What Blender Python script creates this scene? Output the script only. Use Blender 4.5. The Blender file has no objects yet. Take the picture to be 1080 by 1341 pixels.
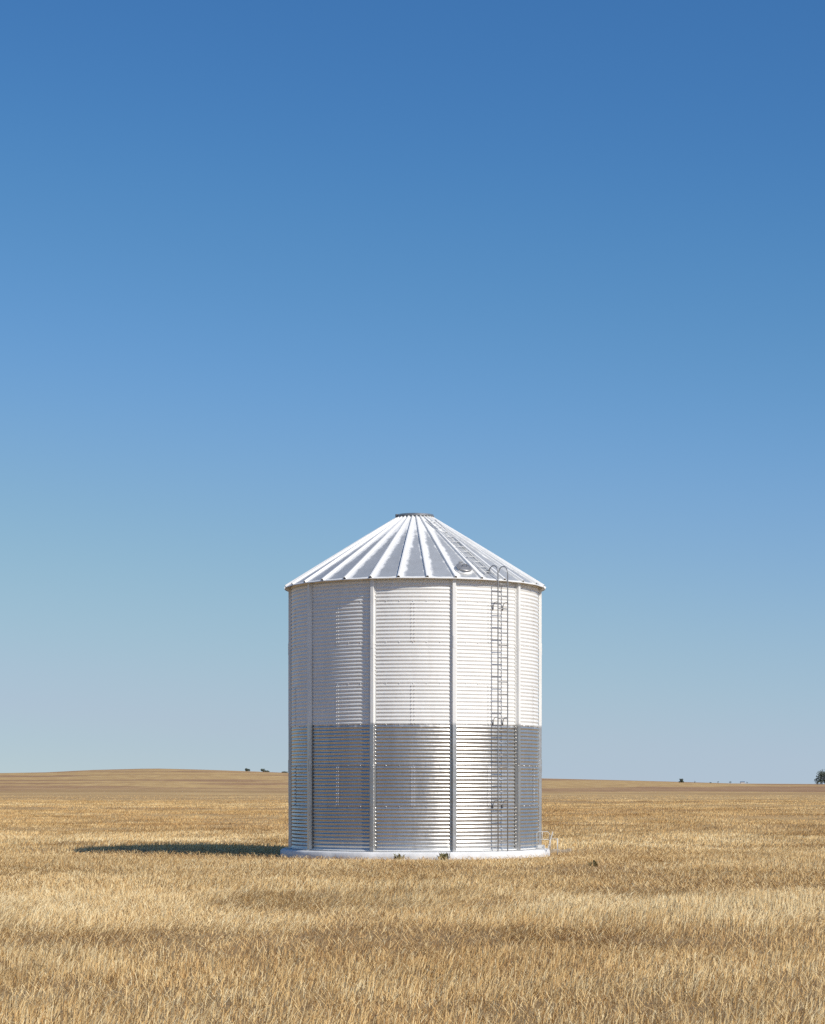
import bpy, math, random
import numpy as np
from mathutils import Vector, Matrix

random.seed(7)
rng = np.random.default_rng(11)
S = bpy.context.scene
COL = S.collection
R = math.radians
PI = math.pi

# ------------------------------------------------------------------ camera
CAM_Y, EYE = -65.0, 2.05
cam = bpy.data.cameras.new("camera")
cam_o = bpy.data.objects.new("camera", cam)
COL.objects.link(cam_o)
cam_o.location = (0, CAM_Y, EYE)
cam_o.rotation_euler = (R(90), 0, 0)
cam.sensor_fit = 'HORIZONTAL'
cam.sensor_width = 36
cam.lens = 98.8
cam.shift_y = 0.330
cam.clip_start = 0.5
cam.clip_end = 30000
S.camera = cam_o

# ------------------------------------------------------------------ sky and sun
SUN_AZ, SUN_EL = 50.0, 40.0          # degrees right of the camera side, and above the ground
w = bpy.data.worlds.new("World")
S.world = w
w.use_nodes = True
nt = w.node_tree
for n in list(nt.nodes):
    nt.nodes.remove(n)
out = nt.nodes.new('ShaderNodeOutputWorld')
bg = nt.nodes.new('ShaderNodeBackground')
sky = nt.nodes.new('ShaderNodeTexSky')
sky.sky_type = 'NISHITA'
sky.sun_disc = False
sky.sun_elevation = R(SUN_EL)
sky.sun_rotation = R(180 - SUN_AZ)
sky.altitude = 0
sky.air_density = 1.0
sky.dust_density = 0.5
sky.ozone_density = 3.0
bg.inputs['Strength'].default_value = 0.11
# a clear dry-country sky: deep blue soon above the horizon
tc = nt.nodes.new('ShaderNodeTexCoord')
mp = nt.nodes.new('ShaderNodeMapping')
mp.inputs['Location'].default_value = (0, 0, 0.054)
nm = nt.nodes.new('ShaderNodeVectorMath'); nm.operation = 'NORMALIZE'
nt.links.new(tc.outputs['Generated'], mp.inputs['Vector'])
nt.links.new(mp.outputs[0], nm.inputs[0])
nt.links.new(nm.outputs[0], sky.inputs['Vector'])
# grade of the sky as the photograph's film shows it (linear in, linear out, per channel)
def lin(c):
    c /= 255.0
    return c / 12.92 if c < .04045 else ((c + .055) / 1.055) ** 2.4
SKY_IN = [(104, 134, 172), (119, 151, 190), (145, 178, 210), (168, 199, 219), (184, 210, 217.6), (193, 214, 219)]
SKY_OUT = [(65, 118, 176), (87, 141, 194), (130, 172, 210), (160, 190, 212), (174, 194, 209), (178, 195, 209)]
def scaled(vec, k):
    m = nt.nodes.new('ShaderNodeVectorMath'); m.operation = 'SCALE'
    m.inputs['Scale'].default_value = k
    nt.links.new(vec, m.inputs[0])
    return m.outputs[0]
cv = nt.nodes.new('ShaderNodeRGBCurve')
cv.mapping.use_clip = False
for ch in range(3):
    c = cv.mapping.curves[ch]
    c.points[0].location = (0, 0)
    c.points[1].location = (1.0, 1.0)
    for a, b_ in list(zip(SKY_IN, SKY_OUT)):
        if ch == 2 and a[2] > 217.7: continue
        c.points.new(lin(a[ch]), lin(b_[ch]))
    for p_ in c.points: p_.handle_type = 'AUTO_CLAMPED'
cv.mapping.update()
nt.links.new(scaled(sky.outputs[0], .11), cv.inputs['Color'])
nt.links.new(scaled(cv.outputs[0], 1 / .11), bg.inputs['Color'])
nt.links.new(bg.outputs[0], out.inputs['Surface'])

sun = bpy.data.lights.new("sun", 'SUN')
sun.energy = 4.2
sun.angle = R(0.5)
sun.color = (1.0, 0.95, 0.865)
sun_o = bpy.data.objects.new("sun", sun)
COL.objects.link(sun_o)
sv = Vector((math.sin(R(SUN_AZ)) * math.cos(R(SUN_EL)), -math.cos(R(SUN_AZ)) * math.cos(R(SUN_EL)), math.sin(R(SUN_EL))))
sun_o.rotation_euler = sv.to_track_quat('Z', 'Y').to_euler()
sun_o.location = (40, -40, 60)

S.view_settings.view_transform = 'Standard'
S.view_settings.look = 'None'
S.view_settings.exposure = 0.0
S.view_settings.gamma = 1
S.view_settings.use_curve_mapping = False
S.cycles.use_denoising = False      # the denoiser smears single straws

# ------------------------------------------------------------------ helpers
def mesh_obj(name, verts, faces, mat=None, parent=None, smooth=False):
    me = bpy.data.meshes.new(name)
    me.from_pydata([tuple(v) for v in verts], [], faces)
    if smooth:
        me.polygons.foreach_set('use_smooth', [True] * len(me.polygons))
    if mat:
        me.materials.append(mat)
    me.update()
    o = bpy.data.objects.new(name, me)
    COL.objects.link(o)
    if parent:
        o.parent = parent
    return o

def empty(name, loc=(0, 0, 0), parent=None):
    o = bpy.data.objects.new(name, None)
    o.empty_display_size = 0.3
    o.location = loc
    COL.objects.link(o)
    if parent:
        o.parent = parent
    return o

def tag(o, label=None, cat=None, group=None, kind=None):
    if label: o['label'] = label
    if cat: o['category'] = cat
    if group: o['group'] = group
    if kind: o['kind'] = kind
    return o

class MB:
    """collects shapes into one mesh"""
    def __init__(s):
        s.v, s.f = [], []
    def add(s, vs, fs):
        b = len(s.v)
        s.v += [tuple(v) for v in vs]
        s.f += [tuple(i + b for i in f) for f in fs]
    def tube(s, pts, r, n=8, closed=False, caps=True):
        pts = [Vector(p) for p in pts]
        N = len(pts)
        vs, fs = [], []
        prev = None
        for i, p in enumerate(pts):
            if closed:
                t = (pts[(i + 1) % N] - pts[i - 1]).normalized()
            else:
                t = (pts[min(i + 1, N - 1)] - pts[max(i - 1, 0)]).normalized()
            if prev is None:
                a = Vector((0, 0, 1)) if abs(t.z) < .9 else Vector((1, 0, 0))
                u = t.cross(a).normalized()
            else:
                u = (prev - t * prev.dot(t)).normalized()
            prev = u
            vv = t.cross(u)
            rr = r[i] if isinstance(r, (list, tuple)) else r
            for k in range(n):
                a = 2 * PI * k / n
                vs.append(p + (u * math.cos(a) + vv * math.sin(a)) * rr)
        for i in range(N if closed else N - 1):
            j = (i + 1) % N
            for k in range(n):
                k2 = (k + 1) % n
                fs.append((i * n + k, i * n + k2, j * n + k2, j * n + k))
        if caps and not closed:
            fs.append(tuple(range(n - 1, -1, -1)))
            fs.append(tuple((N - 1) * n + k for k in range(n)))
        s.add(vs, fs)
    def box(s, c, size, rot=None):
        vs = []
        for z in (-.5, .5):
            for (x, y) in ((-.5, -.5), (.5, -.5), (.5, .5), (-.5, .5)):
                v = Vector((x * size[0], y * size[1], z * size[2]))
                if rot: v = rot @ v
                vs.append(v + Vector(c))
        s.add(vs, [(3, 2, 1, 0), (4, 5, 6, 7), (0, 1, 5, 4), (1, 2, 6, 5), (2, 3, 7, 6), (3, 0, 4, 7)])
    def build(s, name, mat, parent=None, smooth=False):
        return mesh_obj(name, s.v, s.f, mat, parent, smooth)

def pol(r, deg, z=0.0):
    a = R(deg)
    return Vector((r * math.sin(a), -r * math.cos(a), z))

def vnoise(x, y, seed=0):
    """value noise, arrays in, 0..1 out"""
    x = np.asarray(x, float); y = np.asarray(y, float)
    xi = np.floor(x).astype(np.int64); yi = np.floor(y).astype(np.int64)
    fx = x - xi; fy = y - yi
    fx = fx * fx * (3 - 2 * fx); fy = fy * fy * (3 - 2 * fy)
    def h(a, b):
        n = (a * 374761393 + b * 668265263 + seed * 2147483647 + 1013) & 0x7fffffff
        n = ((n ^ (n >> 13)) * 1274126177) & 0x7fffffff
        n = n ^ (n >> 16)
        return (n & 0xffff) / 65535.0
    a = h(xi, yi); b = h(xi + 1, yi); c = h(xi, yi + 1); d = h(xi + 1, yi + 1)
    return (a * (1 - fx) + b * fx) * (1 - fy) + (c * (1 - fx) + d * fx) * fy

def fbm(x, y, seed=0, oct=3):
    t = 0; a = 1; s = 0
    for i in range(oct):
        t = t + a * vnoise(x * 2 ** i, y * 2 ** i, seed + i * 17); s += a; a *= .5
    return t / s

def sstep(a, b, x):
    t = np.clip((x - a) / (b - a), 0, 1)
    return t * t * (3 - 2 * t)

# ------------------------------------------------------------------ materials
def new_mat(name):
    m = bpy.data.materials.new(name)
    m.use_nodes = True
    t = m.node_tree
    p = t.nodes['Principled BSDF']
    return m, t, p

class NB:
    """tiny node builder"""
    def __init__(s, t): s.t = t
    def n(s, typ, **kw):
        o = s.t.nodes.new(typ)
        for k, v in kw.items():
            if k == 'inp':
                for a, b in v.items():
                    if hasattr(b, 'is_output'): s.t.links.new(b, o.inputs[a])
                    else: o.inputs[a].default_value = b
            else: setattr(o, k, v)
        return o
    def math(s, op, a, b=None, c=None, clamp=False):
        o = s.t.nodes.new('ShaderNodeMath'); o.operation = op; o.use_clamp = clamp
        for i, q in enumerate((a, b, c)):
            if q is None: continue
            if hasattr(q, 'is_output'): s.t.links.new(q, o.inputs[i])
            else: o.inputs[i].default_value = q
        return o.outputs[0]
    def coords(s, scale=(1, 1, 1), which='Object'):
        c = s.n('ShaderNodeTexCoord')
        m = s.n('ShaderNodeMapping')
        m.inputs['Scale'].default_value = scale
        s.t.links.new(c.outputs[which], m.inputs['Vector'])
        return m.outputs[0]
    def noise(s, vec, scale, detail=3, rough=.55, out='Fac'):
        o = s.n('ShaderNodeTexNoise', inp={'Vector': vec, 'Scale': scale, 'Detail': detail, 'Roughness': rough})
        return o.outputs[out]
    def ramp(s, fac, stops):
        o = s.n('ShaderNodeValToRGB', inp={'Fac': fac})
        e = o.color_ramp.elements
        while len(e) < len(stops): e.new(.5)
        for el, (p, c) in zip(e, stops):
            el.position = p
            el.color = (c, c, c, 1) if isinstance(c, (int, float)) else (*c, 1)
        return o.outputs['Color']
    def mix(s, fac, a, b, blend='MIX'):
        o = s.n('ShaderNodeMix', data_type='RGBA', blend_type=blend)
        for i, q in ((0, fac), (6, a), (7, b)):
            if hasattr(q, 'is_output'): s.t.links.new(q, o.inputs[i])
            elif isinstance(q, tuple): o.inputs[i].default_value = (*q, 1)
            else: o.inputs[i].default_value = q
        return o.outputs[2]
    def bump(s, h, strength, dist):
        return s.n('ShaderNodeBump', inp={'Height': h, 'Strength': strength, 'Distance': dist}).outputs[0]

PAINT_Z = 3.70
WHITE = (.80, .793, .765)
GALV = (.65, .64, .615)

def mat_paint_galv(name, mode):
    """white paint over galvanised sheet: mode 'white', 'galv' (paint only in a ragged strip under the
    paint line) or 'split' (painted above the line, bare below)"""
    m, t, p = new_mat(name)
    b = NB(t)
    co = b.coords()
    sep = b.n('ShaderNodeSeparateXYZ', inp={'Vector': b.coords()})
    z = sep.outputs['Z']
    # galvanised
    sp = b.n('ShaderNodeTexVoronoi', inp={'Vector': co, 'Scale': 38.0})
    big = b.noise(co, 1.1, 4, .6)
    streak = b.noise(b.coords((2.2, 2.2, .25)), 2.0, 4, .6)
    g = b.mix(b.math('MULTIPLY', sp.outputs['Color'], .35), GALV, (.54, .53, .50))
    g = b.mix(b.ramp(streak, [(.35, 0.0), (.75, .55)]), g, (.44, .43, .405))
    # each sheet of the wall came from its own coil
    ang = b.math('MULTIPLY', b.math('ARCTAN2', sep.outputs['X'], b.math('MULTIPLY', sep.outputs['Y'], -1.0)), 180 / PI)
    ring = b.math('FLOOR', b.math('DIVIDE', b.math('SUBTRACT', 7.04, z), 1.117))
    odd = b.math('FLOORED_MODULO', ring, 2.0)
    sheet = b.math('FLOOR', b.math('DIVIDE', b.math('ADD', b.math('ADD', ang, 378.9), b.math('MULTIPLY', b.math('SUBTRACT', 1.0, odd), 18.0)), 36.0))
    cell = b.n('ShaderNodeCombineXYZ', inp={'X': sheet, 'Y': ring})
    coil = b.n('ShaderNodeTexWhiteNoise', noise_dimensions='2D', inp={'Vector': cell.outputs[0]}).outputs['Value']
    g = b.mix(b.math('MULTIPLY', coil, .5), g, (.42, .415, .40))
    # paint
    w1 = b.mix(b.ramp(big, [(.35, 0.0), (.8, .5)]), WHITE, (.69, .675, .645))
    w1 = b.mix(b.ramp(streak, [(.5, 0.0), (.8, .35)]), w1, (.62, .60, .56))
    if mode == 'white':
        fac = 1.0
    elif mode == 'galv':
        edge = b.math('ADD', PAINT_Z - .06, b.math('MULTIPLY', b.math('SUBTRACT', b.noise(b.coords((1, 1, .6)), 2.4, 5, .75), .5), .62))
        fac = b.math('MULTIPLY', b.math('SUBTRACT', z, edge), 9.0, clamp=True)
    else:
        edge = b.math('ADD', PAINT_Z - .05, b.math('MULTIPLY', b.math('SUBTRACT', b.noise(b.coords((1, 1, .6)), 2.4, 4, .7), .5), .3))
        fac = b.math('MULTIPLY', b.math('SUBTRACT', z, edge), 12.0, clamp=True)
    colr = b.mix(fac, g, w1)
    t.links.new(colr, p.inputs['Base Color'])
    if mode == 'white':
        p.inputs['Metallic'].default_value = 0
        p.inputs['Roughness'].default_value = .42
    else:
        inv = b.math('SUBTRACT', 1.0, fac)
        t.links.new(b.math('MULTIPLY', inv, .85), p.inputs['Metallic'])
        rr = b.math('ADD', .29, b.math('MULTIPLY', big, .16))
        t.links.new(rr, p.inputs['Roughness'])
    h = b.noise(co, 2.2, 3, .5)
    t.links.new(b.bump(h, .45, .03), p.inputs['Normal'])
    return m

M_WHITE = mat_paint_galv('white_painted_steel', 'white')
M_GALV = mat_paint_galv('galvanised_steel', 'galv')
M_SPLIT = mat_paint_galv('half_painted_steel', 'split')

def mat_roof():
    m, t, p = new_mat('roof_sheet_steel')
    b = NB(t)
    sep = b.n('ShaderNodeSeparateXYZ', inp={'Vector': b.coords()})
    x, y = sep.outputs['X'], sep.outputs['Y']
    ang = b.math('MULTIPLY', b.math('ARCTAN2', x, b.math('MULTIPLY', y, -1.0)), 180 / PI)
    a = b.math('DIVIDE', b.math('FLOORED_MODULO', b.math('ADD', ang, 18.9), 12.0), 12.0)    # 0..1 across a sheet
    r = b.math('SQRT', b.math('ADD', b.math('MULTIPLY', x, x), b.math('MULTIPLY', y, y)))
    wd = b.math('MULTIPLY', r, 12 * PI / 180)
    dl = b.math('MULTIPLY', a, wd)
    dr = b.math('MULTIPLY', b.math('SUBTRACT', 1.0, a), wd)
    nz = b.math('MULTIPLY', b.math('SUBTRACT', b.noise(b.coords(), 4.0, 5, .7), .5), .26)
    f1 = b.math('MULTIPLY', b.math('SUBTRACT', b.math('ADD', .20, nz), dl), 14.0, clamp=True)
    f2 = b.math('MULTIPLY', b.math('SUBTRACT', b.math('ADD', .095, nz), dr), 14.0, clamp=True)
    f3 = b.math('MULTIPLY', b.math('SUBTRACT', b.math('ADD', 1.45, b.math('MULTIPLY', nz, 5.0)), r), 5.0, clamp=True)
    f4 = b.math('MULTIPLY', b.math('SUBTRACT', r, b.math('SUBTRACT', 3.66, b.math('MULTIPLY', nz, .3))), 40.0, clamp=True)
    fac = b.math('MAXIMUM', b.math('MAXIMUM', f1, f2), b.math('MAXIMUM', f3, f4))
    streak = b.noise(b.coords(), 3.0, 4, .6)
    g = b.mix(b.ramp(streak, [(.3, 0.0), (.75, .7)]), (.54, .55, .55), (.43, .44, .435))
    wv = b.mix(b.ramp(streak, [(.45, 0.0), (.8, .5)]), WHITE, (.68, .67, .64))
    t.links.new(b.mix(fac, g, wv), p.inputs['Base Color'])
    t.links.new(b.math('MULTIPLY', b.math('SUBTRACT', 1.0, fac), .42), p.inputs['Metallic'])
    p.inputs['Roughness'].default_value = .45
    t.links.new(b.bump(b.noise(b.coords(), 3.0, 3, .5), .3, .02), p.inputs['Normal'])
    return m
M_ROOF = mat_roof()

def mat_plain(name, col, metallic=0, rough=.5, var=.25, scale=6.0, bump=0):
    m, t, p = new_mat(name)
    b = NB(t)
    n = b.noise(b.coords(), scale, 4, .6)
    dk = tuple(c * (1 - var) for c in col)
    t.links.new(b.mix(b.ramp(n, [(.3, 0.0), (.75, 1.0)]), col, dk), p.inputs['Base Color'])
    p.inputs['Metallic'].default_value = metallic
    p.inputs['Roughness'].default_value = rough
    if bump:
        t.links.new(b.bump(b.noise(b.coords(), scale * 4, 4, .6), .5, bump), p.inputs['Normal'])
    return m
M_RIB_SHADE = mat_plain('rib_end_shade', (.05, .05, .05), 0, .9, .2)  # near-black colour painted as the shade in the hollow rib ends
M_TUBE = mat_plain('ladder_steel', (.38, .38, .38), .5, .45, .3)
M_DARKSTEEL = mat_plain('weathered_steel', (.27, .27, .27), .5, .5, .3)
M_LID = mat_plain('hatch_steel', (.42, .43, .44), .8, .35, .25, 10)
M_CONC = mat_plain('white_concrete', (.77, .765, .75), 0, .75, .24, 3.0, .012)
M_WTUBE = mat_plain('white_tube', (.66, .655, .63), 0, .5, .12)
M_WOOD = mat_plain('pale_weathered_wood', (.55, .45, .32), 0, .8, .3, 9)
M_BARK = mat_plain('bark', (.16, .12, .09), 0, .9, .4, 3)

def mat_leaf(name, c1, c2):
    m, t, p = new_mat(name)
    b = NB(t)
    n = b.noise(b.coords(), 1.2, 3, .6)
    t.links.new(b.mix(b.ramp(n, [(.35, 0.0), (.65, 1.0)]), c1, c2), p.inputs['Base Color'])
    p.inputs['Roughness'].default_value = .7
    return m
M_GUM = mat_leaf('gum_leaves', (.045, .06, .04), (.085, .10, .065))
M_WEED = mat_leaf('weed_leaves', (.17, .165, .075), (.36, .30, .15))

def mat_ground():
    m, t, p = new_mat('dry_field_soil')
    b = NB(t)
    co = b.coords()
    # near: soil with chopped straw; far: whole paddocks in bands
    fine = b.noise(co, 22.0, 5, .7)
    mid = b.noise(b.coords((1, 1.5, 1)), .9, 4, .6)
    band = b.noise(b.coords((.009, .014, 1)), 1.0, 6, .65)          # drill rows and wheelings
    band2 = b.noise(b.coords((.005, .006, 1)), 1.0, 4, .5)        # whole paddocks
    grain = b.noise(b.coords((.25, .05, 1)), 1.0, 5, .7)
    near = b.mix(b.ramp(fine, [(.38, 0.0), (.62, 1.0)]), (.20, .125, .065), (.46, .315, .15))
    near = b.mix(b.ramp(mid, [(.4, 0.0), (.7, .5)]), near, (.34, .225, .115))
    far = b.mix(b.ramp(band, [(.42, 0.0), (.60, 1.0)]), (.56, .385, .175), (.40, .255, .12))
    far = b.mix(b.ramp(grain, [(.35, 0.0), (.7, .45)]), far, (.34, .22, .11))
    geo = b.n('ShaderNodeNewGeometry')
    sep = b.n('ShaderNodeSeparateXYZ', inp={'Vector': geo.outputs['Position']})
    fac = b.n('ShaderNodeMapRange', inp={'Value': sep.outputs['Y'], 'From Min': -15.0, 'From Max': 70.0}).outputs[0]
    # older, browner paddocks on the rise
    yy = b.math('ADD', sep.outputs['Y'], b.math('MULTIPLY', b.math('SUBTRACT', band2, .5), 420.0))
    hz = b.n('ShaderNodeMapRange', inp={'Value': yy, 'From Min': 430.0, 'From Max': 470.0}).outputs[0]
    brown = b.mix(b.ramp(band, [(.40, 0.0), (.58, 1.0)]), (.44, .275, .14), (.33, .195, .11))
    gold = b.mix(b.ramp(grain, [(.40, 0.0), (.62, .8)]), (.55, .375, .165), (.40, .25, .115))
    brown = b.mix(b.ramp(grain, [(.40, 0.0), (.62, .6)]), brown, (.27, .155, .085))
    hill = b.mix(b.ramp(band2, [(.49, 0.0), (.53, 1.0)]), brown, gold)
    far = b.mix(b.math('MULTIPLY', hz, .9), far, hill)
    t.links.new(b.mix(fac, near, far), p.inputs['Base Color'])
    p.inputs['Roughness'].default_value = .95
    p.inputs['Specular IOR Level'].default_value = .1
    t.links.new(b.bump(fine, .6, .03), p.inputs['Normal'])
    return m
M_GROUND = mat_ground()

def mat_straw():
    m, t, p = new_mat('straw')
    b = NB(t)
    at = b.n('ShaderNodeAttribute', attribute_name='straw_tint')
    c = b.ramp(at.outputs['Fac'], [(0.0, (.24, .135, .055)), (.25, (.45, .27, .115)), (.5, (.66, .43, .18)),
                                   (.75, (.77, .555, .265)), (1.0, (.84, .69, .41))])
    t.links.new(c, p.inputs['Base Color'])
    p.inputs['Roughness'].default_value = .85
    p.inputs['Specular IOR Level'].default_value = .15
    return m
M_STRAW = mat_straw()

# ------------------------------------------------------------------ ground
CREST_PX = [-900, 0, 60, 120, 200, 260, 340, 377, 540, 710, 800, 880, 960, 1080, 2000]
CREST_Y = [1019, 1013, 1012, 1009, 1007, 1008.3, 1011, 1012.5, 1015.5, 1019.5, 1021.5, 1023.6, 1026, 1026.8, 1024]

def ground_h(x, y):
    x = np.asarray(x, float); y = np.asarray(y, float)
    dy = np.maximum(y - CAM_Y, 1.0)
    d = np.hypot(x, y - CAM_Y)
    near = 1 - sstep(350, 600, d)
    keep = sstep(5, 12, np.hypot(x, y))
    h = (fbm(x * .06 + 5, y * .09 + 3, 3, 2) - .5) * .30 * near * keep * sstep(8, 20, d)
    h = h + .20 * np.exp(-(((x + 9.5) / 6.5) ** 2 + ((y - 12) / 5.0) ** 2))      # low swell behind the silo
    px = 540 + 2964 * np.clip(x / dy, -.6, .6)
    crest = np.interp(px, CREST_PX, CREST_Y)
    top = EYE + (1027 - crest) / 2964 * 1150
    rise = sstep(430, 1150, d) * (1 - .8 * sstep(1150, 2600, d))
    ahead = sstep(0.0, 200, y)
    h = h + top * rise * ahead
    h = h + (fbm(x * .006, y * .006, 9, 2) - .5) * 1.2 * sstep(450, 800, d) * (1 - sstep(850, 1100, d)) * ahead
    return h

def build_ground():
    ang = np.concatenate([np.arange(-180, -26, 6.0), np.arange(-26, 26, .4), np.arange(26, 180, 6.0)])
    rad = np.concatenate([[1.5], np.arange(4, 120, 1.5), np.geomspace(120, 12000, 120)])
    na, nr = len(ang), len(rad)
    A, Q = np.meshgrid(np.radians(ang), rad)
    X = Q * np.sin(A); Y = CAM_Y + Q * np.cos(A)
    Z = ground_h(X, Y)
    V = np.stack([X, Y, Z], -1).reshape(-1, 3)
    V = np.vstack([V, [[0, CAM_Y, 0]]])
    F = []
    for i in range(nr - 1):
        for k in range(na):
            k2 = (k + 1) % na
            F.append((i * na + k, i * na + k2, (i + 1) * na + k2, (i + 1) * na + k)[::-1])
    for k in range(na):
        F.append((nr * na, (k + 1) % na, k)[::-1][0:3])
    o = mesh_obj('ground', V, F, M_GROUND, None, True)
    o['kind'] = 'structure'
    return o
build_ground()

# ------------------------------------------------------------------ stubble
SILO = (0.07, 0.0)

def blades(x, y, length, width, lean, lean_dir, tint, zoff=0.0):
    n = len(x)
    z = ground_h(x, y) - .01 + zoff
    yaw = rng.uniform(0, PI, n)
    wx = np.cos(yaw) * width / 2; wy = np.sin(yaw) * width / 2
    V = np.zeros((n, 6, 3), np.float32)
    for k, (s, wk, curl) in enumerate(((0, 1.0, 0), (.55, .9, .42), (1, .55, 1))):
        l = lean * (0.55 if k == 1 else 1.0)
        hx = np.sin(l) * length * s; hz = np.cos(l) * length * s
        cx = x + np.cos(lean_dir) * hx; cy = y + np.sin(lean_dir) * hx
        V[:, 2 * k, 0] = cx - wx * wk; V[:, 2 * k, 1] = cy - wy * wk; V[:, 2 * k, 2] = z + hz
        V[:, 2 * k + 1, 0] = cx + wx * wk; V[:, 2 * k + 1, 1] = cy + wy * wk; V[:, 2 * k + 1, 2] = z + hz
    T = np.repeat(tint.astype(np.float32), 6)
    return V.reshape(-1, 3), T

WORN = [(-3, -14, 2.6, 1.6), (5.2, -21, 3.0, 1.3), (1.0, -45.6, 3.0, .7), (4.2, -43.5, 1.2, 1.0), (3.6, -36.5, 1.8, 2.0), (-2.6, -43.6, 1.2, .8),
        (-1.4, -30, 1.3, 1.1), (2.4, -9.5, 3.0, 1.2)]

def build_stubble():
    Vs, Ts = [], []
    #      d0   d1   per m2  width  len   clump
    bands = [(15, 27, 470, .0066, .155), (27, 42, 470, .0072, .165), (42, 68, 300, .0105, .125),
             (68, 110, 110, .017, .11), (110, 180, 55, .021, .12), (180, 290, 20, .032, .11), (290, 420, 6.0, .055, .09)]
    for d0, d1, dens, wd, ln in bands:
        hw = .58 if d1 < 30 else .42 if d1 < 50 else .30     # half width of the strip, tangent; wider close by
        area = hw * (d1 ** 2 - d0 ** 2)
        n = int(area * dens)
        d = np.sqrt(rng.uniform(d0 ** 2, d1 ** 2, n))
        x = d * rng.uniform(-hw, hw, n); y = CAM_Y + d
        # tufts: pull stalks toward clump centres
        nc = max(1, int(n / (14 if d1 < 70 else 9)))
        ci = rng.integers(0, nc, n)
        cd = np.sqrt(rng.uniform(d0 ** 2, d1 ** 2, nc)); cx = cd * rng.uniform(-hw, hw, nc); cy = CAM_Y + cd
        pick = rng.random(n) < .72
        ctint = (rng.normal(0, .13, nc) * (1 if d1 < 120 else .4))[ci]; cdir = rng.normal(0, .55, nc)[ci]; clean = np.abs(rng.normal(0, .22, nc))[ci]; chgt = rng.uniform(.65, 1.2, nc)[ci]
        spread = .045 + .0012 * d
        x = np.where(pick, cx[ci] + rng.normal(0, 1, n) * spread, x)
        y = np.where(pick, cy[ci] + rng.normal(0, 1, n) * spread, y)
        rs = np.hypot(x - SILO[0], y - SILO[1])
        # broad patches: thin, low, brown ground; and tall pale straw
        pat = fbm(x * .22, y * .11, 21, 3)
        pat2 = fbm(x * .9, y * .6, 33, 3)
        thin = sstep(.60, .74, pat)
        keep = rng.random(n) > thin * .55
        keep &= rng.random(n) > sstep(.62, .8, pat2) * .5
        keep &= rs > 3.97
        keep &= rng.random(n) > sstep(200, 420, d)
        # worn and lodged patches where soil and old chaff show
        worn = 0 * x
        for (wx, wy, rx, ry) in WORN:
            worn = np.maximum(worn, np.exp(-(((x - wx) / rx) ** 2 + ((y - wy) / ry) ** 2)))
        worn = worn * (.4 + .9 * pat2)
        keep &= rng.random(n) > worn * .7
        band = fbm(x * .018 + 3, y * .042 + 7, 91, 3)
        strip = sstep(.46, .60, band) * sstep(40, 80, d)
        keep &= rng.random(n) > strip * .3
        # grazed-down strip on the left of the silo
        ta_, tb_ = (x + 2.3) * -.766 + (y + 2.9) * .643, (x + 2.3) * .643 + (y + 2.9) * .766
        short = sstep(-1.5, .5, ta_) * (1 - sstep(8, 12, ta_)) * np.exp(-((tb_ + .2) / 2.3) ** 2)
        keep &= rng.random(n) > short * .55
        # trampled bare soil just right of the slab
        bare = np.exp(-(((x - 5.6) / 2.4) ** 2 + ((y - 2.5) / 3.0) ** 2))
        keep &= rng.random(n) > bare * .9
        edge = np.exp(-((rs - 3.9) / .9) ** 2)
        x, y, rs, pat, pat2, thin, bare, edge, d, worn, strip, ctint, cdir, clean, chgt, short = (q[keep] for q in (x, y, rs, pat, pat2, thin, bare, edge, d, worn, strip, ctint, cdir, clean, chgt, short))
        n = len(x)
        L = ln * chgt * rng.uniform(.5, 1.25, n) * (1.0 - .35 * thin) * (.8 + .4 * pat2) * (1 - .5 * bare) * (1 - .45 * np.clip(worn, 0, 1)) * (1 - .45 * edge) * (1 - .35 * (1 - sstep(5, 12, rs))) * (1 - .72 * short)
        wig = fbm(x * .35 + 9, y * .25, 51, 2)
        base_lean = .08 + .60 * sstep(.45, .70, wig) * sstep(21, 30, d) + .10 * rng.random(n)
        lean = np.abs(base_lean + clean + rng.normal(0, .14, n))
        flop = rng.random(n) < .10 + .10 * thin + .25 * worn
        lean = np.where(flop, rng.uniform(.8, 1.45, n), lean)
        ldir = (fbm(x * .45, y * .22, 71, 3) - .5) * 5.0 + cdir + rng.normal(0, .35, n)
        ldir = np.where(flop, rng.uniform(0, 2 * PI, n), ldir)
        tint = .71 - .20 * strip - .22 * worn + ctint + rng.normal(0, 1, n) * (.23 - .13 * sstep(60, 200, d)) - .22 * thin + .22 * (pat2 - .5) - .22 * sstep(.50, .68, fbm(x * .16, y * .13, 5, 3)) + .12 * sstep(.5, .7, fbm(x * .3 + 40, y * .15, 15, 3))
        tint += np.where(flop, .08, 0)
        V, T = blades(x, y, L, wd * rng.uniform(.6, 1.4, n), lean, ldir, np.clip(tint, 0, 1))
        Vs.append(V); Ts.append(T)
        # straw lying on the soil, near only
        if d1 <= 70:
            n2 = int(area * (90 if d1 < 30 else 45))
            dd = np.sqrt(rng.uniform(d0 ** 2, d1 ** 2, n2)); xx = dd * rng.uniform(-hw, hw, n2); yy = CAM_Y + dd
            ok = np.hypot(xx - SILO[0], yy - SILO[1]) > 4.0
            xx, yy = xx[ok], yy[ok]; n2 = len(xx)
            V, T = blades(xx, yy, rng.uniform(.08, .3, n2), np.full(n2, wd), rng.uniform(1.2, 1.5, n2), rng.uniform(0, 2 * PI, n2),
                          np.clip(.6 + rng.normal(0, .2, n2), 0, 1), zoff=.02)
            Vs.append(V); Ts.append(T)
    V = np.concatenate(Vs); T = np.concatenate(Ts)
    nb = len(V) // 6
    me = bpy.data.meshes.new('stubble')
    me.vertices.add(len(V)); me.vertices.foreach_set('co', V.ravel())
    q = np.array([[0, 1, 3, 2], [2, 3, 5, 4]], np.int32)
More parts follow.
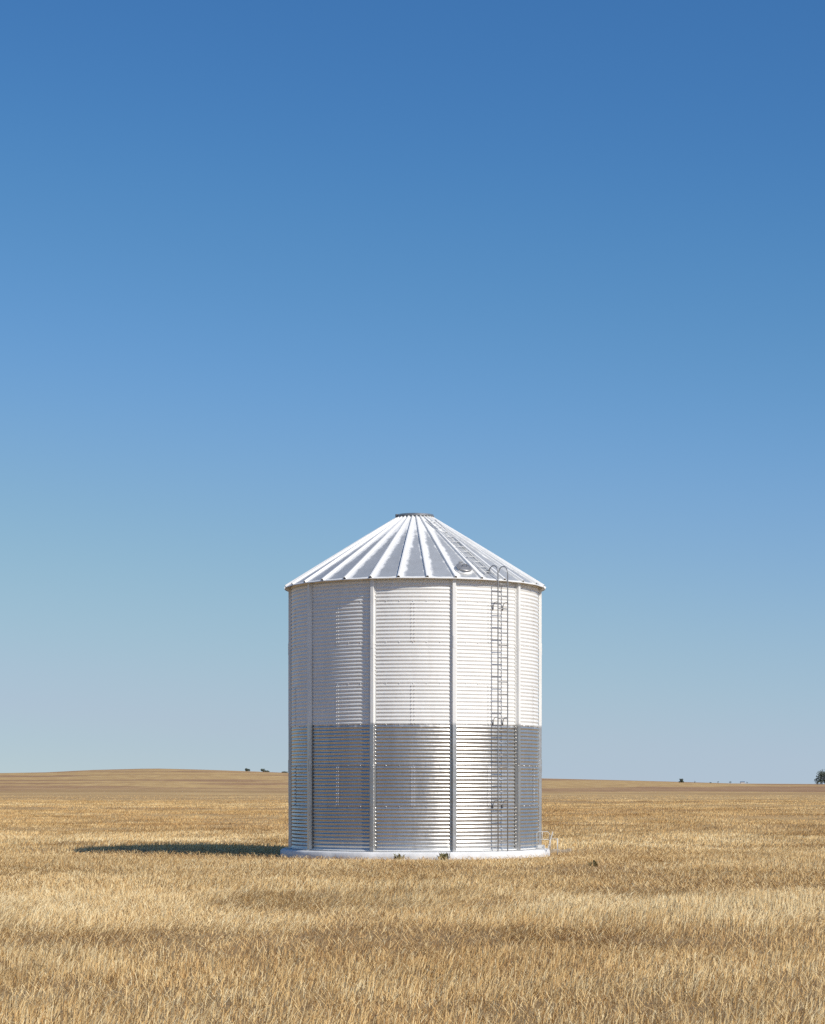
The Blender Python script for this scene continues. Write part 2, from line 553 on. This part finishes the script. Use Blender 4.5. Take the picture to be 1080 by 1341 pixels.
    I = (np.arange(nb, dtype=np.int32)[:, None, None] * 6 + q[None]).reshape(-1)
    me.loops.add(len(I)); me.loops.foreach_set('vertex_index', I)
    me.polygons.add(nb * 2)
    me.polygons.foreach_set('loop_start', np.arange(nb * 2, dtype=np.int32) * 4)
    a = me.attributes.new('straw_tint', 'FLOAT', 'POINT')
    a.data.foreach_set('value', T)
    me.materials.append(M_STRAW)
    me.update(calc_edges=True)
    o = bpy.data.objects.new('stubble', me)
    COL.objects.link(o)
    tag(o, 'dry golden wheat stubble covering the whole paddock round the silo', 'stubble', kind='stuff')
    print('stubble blades', nb)
build_stubble()

# ------------------------------------------------------------------ slab
SLAB_TOP = .21
def build_slab():
    t = 144
    v, f = [], []
    prof = [(3.82, -.25), (3.84, .05), (3.83, .17), (3.79, .205), (3.70, SLAB_TOP), (2.0, SLAB_TOP), (0.01, SLAB_TOP)]
    for i in range(t):
        a = 360 * i / t
        n = fbm(np.array([math.cos(R(a)) * 5 + 20]), np.array([math.sin(R(a)) * 5 + 20]), 8, 3)[0] - .5
        n2 = fbm(np.array([math.cos(R(a)) * 14 + 50]), np.array([math.sin(R(a)) * 14 + 50]), 4, 2)[0] - .5
        for k, (r, z) in enumerate(prof):
            e = 1 if k < 4 else .0
            v.append(pol(r + .14 * n * e + .04 * n2 * e, a, z + (.03 * n2 if k in (2, 3) else 0)))
    m = len(prof)
    for i in range(t):
        j = (i + 1) % t
        for k in range(m - 1):
            f.append((i * m + k, j * m + k, j * m + k + 1, i * m + k + 1))
    o = mesh_obj('concrete_slab', v, f, M_CONC, None, True)
    o.location = (SILO[0], SILO[1], 0)
    tag(o, 'low round white-painted concrete slab under the grain silo', 'slab')
build_slab()

# ------------------------------------------------------------------ silo
silo = empty('grain_silo', (SILO[0], SILO[1], 0))
tag(silo, 'round corrugated steel grain silo, white above and bare galvanised below, with conical roof', 'grain silo')
WR = 3.535                   # mean wall radius
AMP = .0090
PITCH = 1.117 / 11
SEAMS = [7.04 - 1.117 * k for k in range(6)]      # horizontal laps
ST0 = -18.9
WALL_TOP, WALL_BOT = 7.72, SLAB_TOP - .02

def corr(z):
    return AMP * math.sin(2 * PI * (z - SEAMS[0]) / PITCH)

def wall_patch(z0, z1, a0, a1, na, off=0.0, closed=False, step=PITCH / 8):
    nz = max(2, int(round((z1 - z0) / step)))
    v, f = [], []
    cols = na if closed else na + 1
    for i in range(nz + 1):
        z = z0 + (z1 - z0) * i / nz
        r = WR + corr(z) + off
        # each course laps outside the one below it
        if off == 0.0:
            r += .002 * sum(1 for s in SEAMS if z >= s - 1e-4) * .5
        for k in range(cols):
            v.append(pol(r, a0 + (a1 - a0) * k / na, z))
    for i in range(nz):
        for k in range(na):
            k2 = (k + 1) % cols
            f.append((i * cols + k, i * cols + k2, (i + 1) * cols + k2, (i + 1) * cols + k))
    return v, f

v, f = wall_patch(SEAMS[3], WALL_TOP, 0, 360, 180, closed=True)
painted_wall = mesh_obj('painted_wall', v, f, M_WHITE, silo, True)
painted_wall['label'] = 'white painted upper wall of corrugated sheets'
v, f = wall_patch(WALL_BOT, SEAMS[3], 0, 360, 180, closed=True)
bare_wall = mesh_obj('galvanised_wall', v, f, M_GALV, silo, True)
bare_wall['label'] = 'bare galvanised lower wall of corrugated sheets'

def bolt(mb, p, nrm, r=.017, h=.014):
    """a hex bolt head"""
    nrm = nrm.normalized()
    u = nrm.cross(Vector((0, 0, 1))).normalized(); w_ = nrm.cross(u)
    vs = []
    for hh, rr in ((-.004, r), (h * .6, r), (h, r * .55)):
        for k in range(6):
            a = PI / 3 * k
            vs.append(p + nrm * hh + (u * math.cos(a) + w_ * math.sin(a)) * rr)
    fs = [(i * 6 + k, i * 6 + (k + 1) % 6, (i + 1) * 6 + (k + 1) % 6, (i + 1) * 6 + k) for i in range(2) for k in range(6)]
    fs.append(tuple(12 + k for k in range(6)))
    mb.add(vs, fs)

MID = [ST0 + 18 + 36 * k for k in range(10)]
# vertical laps in every second course, mid-way between stiffeners
M_LAP = mat_plain('sheet_lap_steel', (.66, .655, .64), .82, .38, .25)
for (zt, par, mt) in ((SEAMS[0], painted_wall, M_WHITE), (SEAMS[2], painted_wall, M_WHITE), (SEAMS[4], bare_wall, M_LAP)):
    for a in MID:
        mb = MB()
        half = math.degrees(.065 / WR)
        vs, fs = wall_patch(zt - 1.117, zt, a - half, a + half, 3, off=.007)
        mb.add(vs, fs)
        for i in range(11):
            z = zt - PITCH * (i + .75)
            for s in (-1, 1):
                aa = a + s * half * .6
                bolt(mb, pol(WR + corr(z) + .007, aa, z), pol(1, aa), .014, .014)
        mb.build('lap_seam', mt, par, True)
# horizontal laps: a thin edge and its bolts
for i, z in enumerate(SEAMS):
    mb = MB()
    vs, fs = [], []
    n = 180
    for k in range(n):
        a = 360 * k / n
        for (dr, dz) in ((.001, .005), (.005, .0), (.005, -.020), (.001, -.026)):
            vs.append(pol(WR + corr(z + dz) + dr + .002, a, z + dz))
    for k in range(n):
        k2 = (k + 1) % n
        for j in range(3):
            fs.append((k * 4 + j, k * 4 + j + 1, k2 * 4 + j + 1, k2 * 4 + j))
    mb.add(vs, fs)
    for a in np.arange(ST0, ST0 + 360, 6):
        bolt(mb, pol(WR + .007, a, z - .012), pol(1, a), .013, .012)
    mb.build('sheet_lap', M_WHITE if i <= 2 else M_GALV if i > 3 else M_SPLIT, painted_wall if i <= 3 else bare_wall)

# stiffeners: hat sections with bolted flanges
def stiffener(a):
    mb = MB()
    ca = pol(1, a); ta = Vector((math.cos(R(a)), math.sin(R(a)), 0))
    D, H, FL, B = .088, .048, .035, .062
    prof = [(-B - FL, .004), (-B, .006), (-H, D - .006), (-H + .008, D), (H - .008, D), (H, D - .006), (B, .006), (B + FL, .004)]
    zs = [SLAB_TOP + .004, 1.45, 1.456, 2.57, 2.576, 3.69, 3.696, 5.92, 5.926, WALL_TOP - .02]
    vs, fs = [], []
    m = len(prof)
    for j, z in enumerate(zs):
        o = .003 if (j // 2) % 2 else 0
        for (t_, d) in prof:
            vs.append(ca * (WR + AMP + d + o) + ta * t_ + Vector((0, 0, z)))
    for j in range(len(zs) - 1):
        for k in range(m - 1):
            fs.append((j * m + k, j * m + k + 1, (j + 1) * m + k + 1, (j + 1) * m + k))
    mb.add(vs, fs)
    for top in (SEAMS[1], SEAMS[3], SEAMS[5], SEAMS[0] + 1.117):
        for i in range(11):
            z = top - PITCH * (i + .5)
            if z < SLAB_TOP + .05 or z > WALL_TOP - .15: continue
            for s in (-1, 1):
                bolt(mb, ca * (WR + AMP + .006) + ta * (s * (B + FL * .45)) + Vector((0, 0, z)), ca, .017, .016)
    # splice plates across the joints
    for z in (2.573, 5.923):
        mb.box(ca * (WR + AMP + D + .004) + Vector((0, 0, z)), (.07, .010, .34), Matrix.Rotation(R(a), 3, 'Z'))
    # foot bracket bolted to the slab
    mb.box(ca * (WR + .13) + Vector((0, 0, SLAB_TOP + .012)), (.15, .14, .016), Matrix.Rotation(R(a), 3, 'Z'))
    return mb.build('stiffener', M_SPLIT, silo)
for k in range(10):
    stiffener(ST0 + 36 * k)

# bottom angle ring
mb = MB()
ring = [pol(WR + .015, a, SLAB_TOP + .03) for a in range(0, 360, 3)]
mb.tube(ring, .018, 6, closed=True)
mb.build('base_ring', M_WHITE, silo, True)

# ---- roof
ER, EZ, CR, CZ = 3.725, 7.65, .515, 9.68
SL = (CZ - EZ) / (ER - CR)
def roof_z(r): return EZ + (ER - r) * SL
def build_roof():
    vs, fs = [], []
    rs = [ER - .01, ER, ER, 3.5, 3.0, 2.4, 1.8, 1.2, CR - .02]
    zs = [EZ - .018, EZ - .018, EZ] + [roof_z(r) for r in rs[3:]]
    sub = 4
    n = 30 * sub
    for k in range(n):
        a = ST0 + 12 * (k / sub)
        edge = min(k % sub, sub - k % sub) / (sub / 2)
        for r, z in zip(rs, zs):
            c = math.cos(R(6)) / math.cos(R((k % sub) / sub * 12 - 6))       # flat sheets between ribs
            vs.append(pol(r * (c if r > CR else 1) / math.cos(R(6)) * 1.0, a, z - .004 * edge))
    m = len(rs)
    for k in range(n):
        k2 = (k + 1) % n
        for j in range(m - 1):
            fs.append((k * m + j, k2 * m + j, k2 * m + j + 1, k * m + j + 1))
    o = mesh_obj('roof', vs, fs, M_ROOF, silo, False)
    o['label'] = 'conical roof of wedge sheets with white ribs'
    slope = Vector((0, 0, 0))
    for i in range(30):
        a = ST0 + 12 * i
        ca = pol(1, a); ta = Vector((math.cos(R(a)), math.sin(R(a)), 0))
        dn = (ca - Vector((0, 0, SL))).normalized()          # down the slope
        nn = ta.cross(dn)
        if nn.z < 0: nn = -nn
        vs, fs = [], []
        st = [(ER + .008, 1.0), (2.6, .95), (1.5, .85), (CR - .01, .6)]
        for r, s in st:
            p = ca * r + Vector((0, 0, roof_z(r) + .001))
            for (t_, h) in ((-.050, -.002), (-.030, .058), (-.022, .064), (.022, .064), (.030, .058), (.050, -.002),
                            (.044, -.002), (.026, .054), (-.026, .054), (-.044, -.002)):
                vs.append(p + ta * (t_ * s) + nn * (h * s))
        for j in range(len(st) - 1):
            for k in range(10):
                k2 = (k + 1) % 10
                fs.append((j * 10 + k, (j + 1) * 10 + k, (j + 1) * 10 + k2, j * 10 + k2))
        for k in range(4):                                    # sheet edge at the eave, the rib stays hollow
            fs.append((k, k + 1, 8 - k, 9 - k))
        pf = len(fs)
        q0 = len(vs)
        p = ca * (ER + .002) + Vector((0, 0, roof_z(ER) + .001))
        for (t_, h) in ((-.043, -.002), (-.025, .053), (.025, .053), (.043, -.002)):      # dark face standing in for the shade inside the open rib end
            vs.append(p + ta * t_ + nn * h)
        fs.append((q0, q0 + 1, q0 + 2, q0 + 3))
        rib = mesh_obj('roof_rib', vs, fs, M_WHITE, o, False)
        rib.data.materials.append(M_RIB_SHADE)
        rib.data.polygons[pf].material_index = 1
    return o
roof = build_roof()

# cap
mb = MB()
vs, fs = [], []
prof = [(CR - .03, CZ - .03), (CR, CZ - .03), (CR, CZ + .075), (CR - .015, CZ + .085), (CR + .018, CZ + .088), (CR + .018, CZ + .055),
        (CR + .022, CZ + .055), (CR + .022, CZ + .097), (CR - .03, CZ + .105), (.2, CZ + .125), (.005, CZ + .13)]
n = 48
for k in range(n):
    for r, z in prof: vs.append(pol(r, 360 * k / n, z))
m = len(prof)
for k in range(n):
    for j in range(m - 1):
        fs.append((k * m + j, ((k + 1) % n) * m + j, ((k + 1) % n) * m + j + 1, k * m + j + 1))
mb.add(vs, fs)
cap = mb.build('roof_cap', M_LID, silo, False)
mb = MB()
mb.tube([pol(CR + .03, a, CZ + .045) for a in range(0, 360, 6)], .014, 6, closed=True)
mb.box(pol(CR + .03, -75, CZ + .06), (.10, .05, .09), Matrix.Rotation(R(-75), 3, 'Z'))
mb.build('clamp_band', M_DARKSTEEL, cap, True)

# ---- hatch in the roof
def on_roof(r, a, tang=0.0, h=0.0):
    ca = pol(1, a); ta = Vector((math.cos(R(a)), math.sin(R(a)), 0))
    nn = Vector((ca.x * SL, ca.y * SL, 1)).normalized()
    return ca * r + ta * tang + Vector((0, 0, roof_z(r))) + nn * h
def disc(mb, c, u, w_, nn, prof, n=36):
    vs, fs = [], []
    for k in range(n):
        a = 2 * PI * k / n
        for r, h in prof: vs.append(c + (u * math.cos(a) + w_ * math.sin(a)) * r + nn * h)
    m = len(prof)
    for k in range(n):
        for j in range(m - 1):
            fs.append((k * m + j, ((k + 1) % n) * m + j, ((k + 1) % n) * m + j + 1, k * m + j + 1))
    mb.add(vs, fs)
HA = 23.4
ca = pol(1, HA); ta = Vector((math.cos(R(HA)), math.sin(R(HA)), 0))
nn = Vector((ca.x * SL, ca.y * SL, 1)).normalized(); dn = ta.cross(nn)
hc = on_roof(3.33, HA)
mb = MB(); disc(mb, hc, ta, dn, nn, [(.25, .0), (.25, .03), (.215, .034), (.21, .08), (.19, .08)])
hatch = mb.build('roof_hatch', M_WHITE, silo, True)
mb = MB(); disc(mb, hc, ta, dn, nn, [(.215, .078), (.222, .084), (.222, .11), (.21, .12), (.16, .127), (.15, .115), (.10, .12), (.004, .13)])
mb.build('lid', M_TUBE, hatch, False)
mb = MB()
mb.tube([hc + ta * .07 + nn * .135, hc + ta * .06 + nn * .185, hc - ta * .06 + nn * .185, hc - ta * .07 + nn * .135], .012, 6)
mb.build('handle', M_DARKSTEEL, hatch, False)
mb = MB()
mb.box(hc - dn * .275 + nn * .10, (.10, .05, .05), Matrix.Rotation(R(HA), 3, 'Z'))
mb.build('hinge', M_DARKSTEEL, hatch, False)

# ---- wall ladder
LA = 39.9
lca = pol(1, LA); lta = Vector((math.cos(R(LA)), math.sin(R(LA)), 0))
ladder = empty('ladder', (0, 0, 0), silo)
ladder['label'] = 'thin grey tube ladder fixed up the wall'
LR = WR + .22
def lp(t_, r, z): return lca * r + lta * t_ + Vector((0, 0, z))
LH = .178
for s in (-1, 1):
    mb = MB()
    pts = [lp(s * LH, LR, SLAB_TOP)] + [lp(s * LH, LR, z) for z in (2, 4, 6, 7.75)]
    for k in range(0, 10):                                    # looped top, back onto the roof
        a = PI * k / 9
        pts.append(lp(s * LH, LR - .19 + .19 * math.cos(a), 7.86 + .19 * math.sin(a)))
    rin = LR - .38
    pts.append(lp(s * LH, rin, 7.80))
    pts.append(lp(s * LH, rin - .03, roof_z(rin) + .02))
    mb.tube(pts, .0175, 8)
    mb.build('rail', M_TUBE, ladder, True)
    mb = MB(); mb.box(lp(s * LH, rin - .04, roof_z(rin - .04) + .02), (.06, .10, .03), Matrix.Rotation(R(LA), 3, 'Z'))
    mb.build('rail_foot', M_DARKSTEEL, ladder)
z = .50
while z < 7.7:
    mb = MB(); mb.tube([lp(-LH, LR, z), lp(LH, LR, z)], .0145, 8)
    mb.build('rung', M_TUBE, ladder, True)
    z += .335
for z in (7.02, 3.86, 1.58):
    for s in (-1, 1):
        mb = MB()
        mb.tube([lp(s * LH, LR, z + .02), lp(s * LH, LR - .07, z + .03), lp(s * LH, LR - .15, z + .01), lp(s * LH, WR + .03, z - .07), lp(s * LH, WR + .012, z - .16)], .010, 6)
        mb.box(lp(s * LH, WR + .018, z - .14), (.035, .014, .07), Matrix.Rotation(R(LA), 3, 'Z'))
        mb.build('wall_bracket', M_DARKSTEEL, ladder, True)

# ---- roof ladder
RA = 35.6
M_RL = mat_plain('pale_ladder_steel', (.70, .70, .69), .2, .5, .2)
rl = empty('roof_ladder', (0, 0, 0), silo)
rl['label'] = 'small ladder lying up the roof slope'
for s in (-1, 1):
    mb = MB()
    mb.tube([on_roof(r, RA, s * .15, .05) for r in (3.52, 2.6, 1.7, .75)], .014, 6)
    mb.build('rail', M_RL, rl, True)
for i in range(11):
    r = 3.42 - i * .255
    mb = MB()
    mb.tube([on_roof(r, RA, -.15, .05), on_roof(r, RA, .15, .05)], .012, 6)
    mb.build('rung', M_RL, rl, True)

# ------------------------------------------------------------------ small things round the slab
def frame_stand():
    t = empty('frame_stand', (SILO[0] + 3.62, SILO[1] - 1.05, SLAB_TOP))
    tag(t, 'small white tube frame leaning on the right end of the slab beside the silo', 'frame')
    mb = MB()
    wd, h = .36, .50
    pts = [(-wd / 2, 0, 0), (-wd / 2, .02, h - .05), (-wd / 2 + .05, .022, h), (wd / 2 - .05, .022, h), (wd / 2, .02, h - .05), (wd / 2, 0, 0)]
    mb.tube(pts, .009, 8); mb.build('tube_frame', M_WTUBE, t, True)
    mb = MB(); mb.tube([(-wd / 2, .012, .28), (wd / 2, .012, .28)], .010, 6); mb.tube([(-.02, .014, .28), (-.02, .02, h)], .009, 6)
    mb.build('crossbar', M_WTUBE, t, True)
    mb = MB(); mb.tube([(-wd / 2, .0, .03), (wd / 2, .0, .03)], .010, 6); mb.build('crossbar', M_WTUBE, t, True)
    mb = MB(); mb.box((.20, -.05, .25), (.028, .01, .52), Matrix.Rotation(R(16), 3, 'Y')); mb.build('slanted_bar', M_WTUBE, t)
    mb = MB()
    mb.tube([(.20, -.16, .30), (.40, -.16, .30), (.40, .06, .30), (.20, .06, .30)], .010, 6, closed=True)
    mb.tube([(.40, -.16, .30), (.405, -.16, -.15)], .010, 6); mb.tube([(.40, .06, .30), (.405, .06, -.15)], .010, 6)
    mb.tube([(.20, -.16, .30), (.19, -.16, .0)], .010, 6)
    mb.build('low_rack', M_WTUBE, t, True)
    mb = MB(); mb.box((-.05, .03, .07), (.20, .02, .12)); mb.build('panel', M_WTUBE, t)
frame_stand()

def plank(x, y, rz, L, lab):
    mb = MB()
    n = 6
    vs, fs = [], []
    for i in range(n + 1):
        u = -L / 2 + L * i / n
        zz = .05 + .02 * math.sin(i * 1.3)
        for (yy, z) in ((-.09, 0), (.09, 0), (.085, .08), (-.085, .08)):
            vs.append((u, yy * (1 + .1 * math.sin(i * 2.1)), z + zz))
    for i in range(n):
        for k in range(4):
            fs.append((i * 4 + k, i * 4 + (k + 1) % 4, i * 4 + 4 + (k + 1) % 4, i * 4 + 4 + k)[::-1])
    fs += [(0, 1, 2, 3), (n * 4 + 3, n * 4 + 2, n * 4 + 1, n * 4)]
    mb.add(vs, fs)
    o = mb.build('plank', M_WOOD)
    o.location = (x, y, float(ground_h(np.array([x]), np.array([y]))[0]) + .02)
    o.rotation_euler = (R(4), R(-3), R(rz))
    tag(o, lab, 'plank')
plank(4.32, .9, -14, .6, 'short pale plank lying on bare soil against the right end of the slab')

def weed(x, y, h, spread, n, lab, seed):
    r = random.Random(seed)
    vs, fs = [], []
    for i in range(n):
        a = r.uniform(0, 2 * PI); l = h * r.uniform(.5, 1.1); ln_ = r.uniform(.1, 1.0) * spread
        b0 = Vector((r.gauss(0, spread * .35), r.gauss(0, spread * .2), 0))
        d = Vector((math.cos(a), math.sin(a), 0)); s = Vector((-d.y, d.x, 0)) * r.uniform(.012, .028)
        p1 = b0 + d * ln_ * .4 + Vector((0, 0, l * .7)); p2 = b0 + d * ln_ + Vector((0, 0, l))
        q = len(vs)
        vs += [b0 - s * .4, b0 + s * .4, p1 + s, p1 - s, p2]
        fs += [(q, q + 1, q + 2, q + 3), (q + 3, q + 2, q + 4)]
    o = mesh_obj('weed', vs, fs, M_WEED)
    o.location = (x, y, float(ground_h(np.array([x]), np.array([y]))[0]))
    tag(o, lab, 'weed', 'green weeds growing round the slab')
weed(.84, -4.02, .22, .17, 60, 'dark green weed against the slab front below the middle right stiffener', 1)
weed(-.36, -4.02, .19, .17, 28, 'sparse greyish weed against the slab front below the middle panel', 2)
weed(4.55, -8.0, .17, .15, 20, 'small upright green weed standing alone in stubble right of the slab', 3)

# ------------------------------------------------------------------ distant trees
def at(px, d):
    x = (px - 540) / 2964 * d
    y = CAM_Y + d
    return x, y, float(ground_h(np.array([x]), np.array([y]))[0])

def tree(name, px, d, h, wd, lab, cat, seed, trunk=.35, blobs=9, leaves=60, grp=None, flat=.75, lf=1.0):
    """tapered trunk with limbs and a crown of leaf-sized faces in uneven clumps"""
    r = random.Random(seed)
    x, y, z = at(px, d)
    t = empty(name, (x, y, z))
    tag(t, lab, cat, grp)
    mb = MB()
    tr = h * .028 + .03
    mb.tube([(0, 0, -.3), (.02 * h, 0, h * trunk * .5), (-.01 * h, .01 * h, h * trunk), (.02 * h, 0, h * .75)], [tr * 1.3, tr, tr * .8, tr * .3], 7)
    cs = []
    for i in range(blobs):
        a = 2 * PI * i / blobs + r.uniform(-.4, .4)
        q = r.uniform(.25, 1.0)
        c = Vector((math.cos(a) * wd / 2 * q * .8, math.sin(a) * wd / 2 * q * .8, h * (trunk + (1 - trunk) * r.uniform(.12, .85) * (1.1 - .35 * q))))
        cs.append((c, wd * r.uniform(.11, .21)))
        mb.tube([(0, 0, h * trunk * r.uniform(.5, 1)), c * .55 + Vector((0, 0, h * trunk * .35)), c], [tr * .5, tr * .32, tr * .12], 5)
    mb.build('trunk', M_BARK, t, True)
    vs, fs = [], []
    for c, rad in cs:
        for i in range(leaves):
            v = Vector((r.gauss(0, 1), r.gauss(0, 1), r.gauss(0, flat)))
            v = c + v.normalized() * rad * r.random() ** .45
            s = rad * r.uniform(.10, .22) * lf
            u = Vector((r.gauss(0, 1), r.gauss(0, 1), r.gauss(0, 1))).normalized()
            w2 = u.orthogonal().normalized()
            q = len(vs)
            vs += [v - u * s, v - w2 * s * .5, v + u * s, v + w2 * s * .5]
            fs.append((q, q + 1, q + 2, q + 3))
    mb = mesh_obj('crown', vs, fs, M_GUM, t)
    return t
tree('gum_tree', 1081, 1000, 6.3, 10.0, 'open-crowned gum tree on the skyline at the right edge of the photo', 'tree', 5, .14, 22, 130)
SK = 'small trees on the skyline'
tree('tree', 324, 1130, 1.5, 3.0, 'small dark rounded tree on the hill crest left of the silo, left one of two', 'tree', 6, .04, 14, 110, SK, lf=1.8)
tree('tree', 344.5, 1130, 1.9, 3.0, 'dark peaked tree on the hill crest between the rounded tree and the silo', 'tree', 8, .04, 16, 110, SK, lf=1.8)
tree('bush', 350.5, 1130, .8, 2.4, 'low dark bush touching the right side of the peaked tree on the hill crest', 'bush', 18, .03, 10, 80, None, lf=1.6)
tree('bush', 892, 900, 1.9, 2.2, 'dense dark bush in the far field right of the silo', 'bush', 9, .04, 16, 120, None, lf=1.8)
tree('bush', 909.5, 930, .9, .9, 'tiny reddish grey bush just right of the dense dark bush in the far field', 'bush', 12, .1, 8, 60, None, lf=1.5)
tree('bush', 930, 900, .6, 1.0, 'tiny low bush in the far field midway between silo and gum tree', 'bush', 13, .1, 8, 60, None, lf=1.5)
tree('tree', 940, 1150, 1.2, 1.1, 'tiny tree on the skyline nearest right of the dense dark bush', 'tree', 14, .15, 8, 60, SK, lf=1.5)
tree('tree', 956, 1150, 1.2, 1.5, 'tiny rounded tree on the skyline just left of the pale shed', 'tree', 15, .1, 8, 60, SK, lf=1.5)
tree('tree', 978, 1180, 1.1, 1.1, 'tiny tree on the skyline just right of the pale shed', 'tree', 16, .15, 8, 60, SK, lf=1.5)
tree('bush', 373, 1140, .55, 3.4, 'low dark line of scrub on the hill crest touching the silo outline', 'bush', 17, .03, 14, 80, None, lf=1.6)

# far pale shed beyond the crest
sx, sy, sz = at(972, 1160)
shed = empty('shed', (sx, sy, sz - .2))
tag(shed, 'tiny pale farm shed on the skyline between bush and gum tree', 'shed')
mb = MB(); mb.box((0, 0, .45), (2.2, 1.6, .9)); mb.build('wall', M_WTUBE, shed)
mb = MB()
mb.add([(-1.2, -.9, .9), (1.2, -.9, .9), (1.2, .9, .9), (-1.2, .9, .9), (-1.2, 0, 1.25), (1.2, 0, 1.25)],
       [(0, 1, 5, 4), (2, 3, 4, 5), (0, 4, 3), (1, 2, 5), (3, 2, 1, 0)])
mb.build('roof', M_LID, shed)
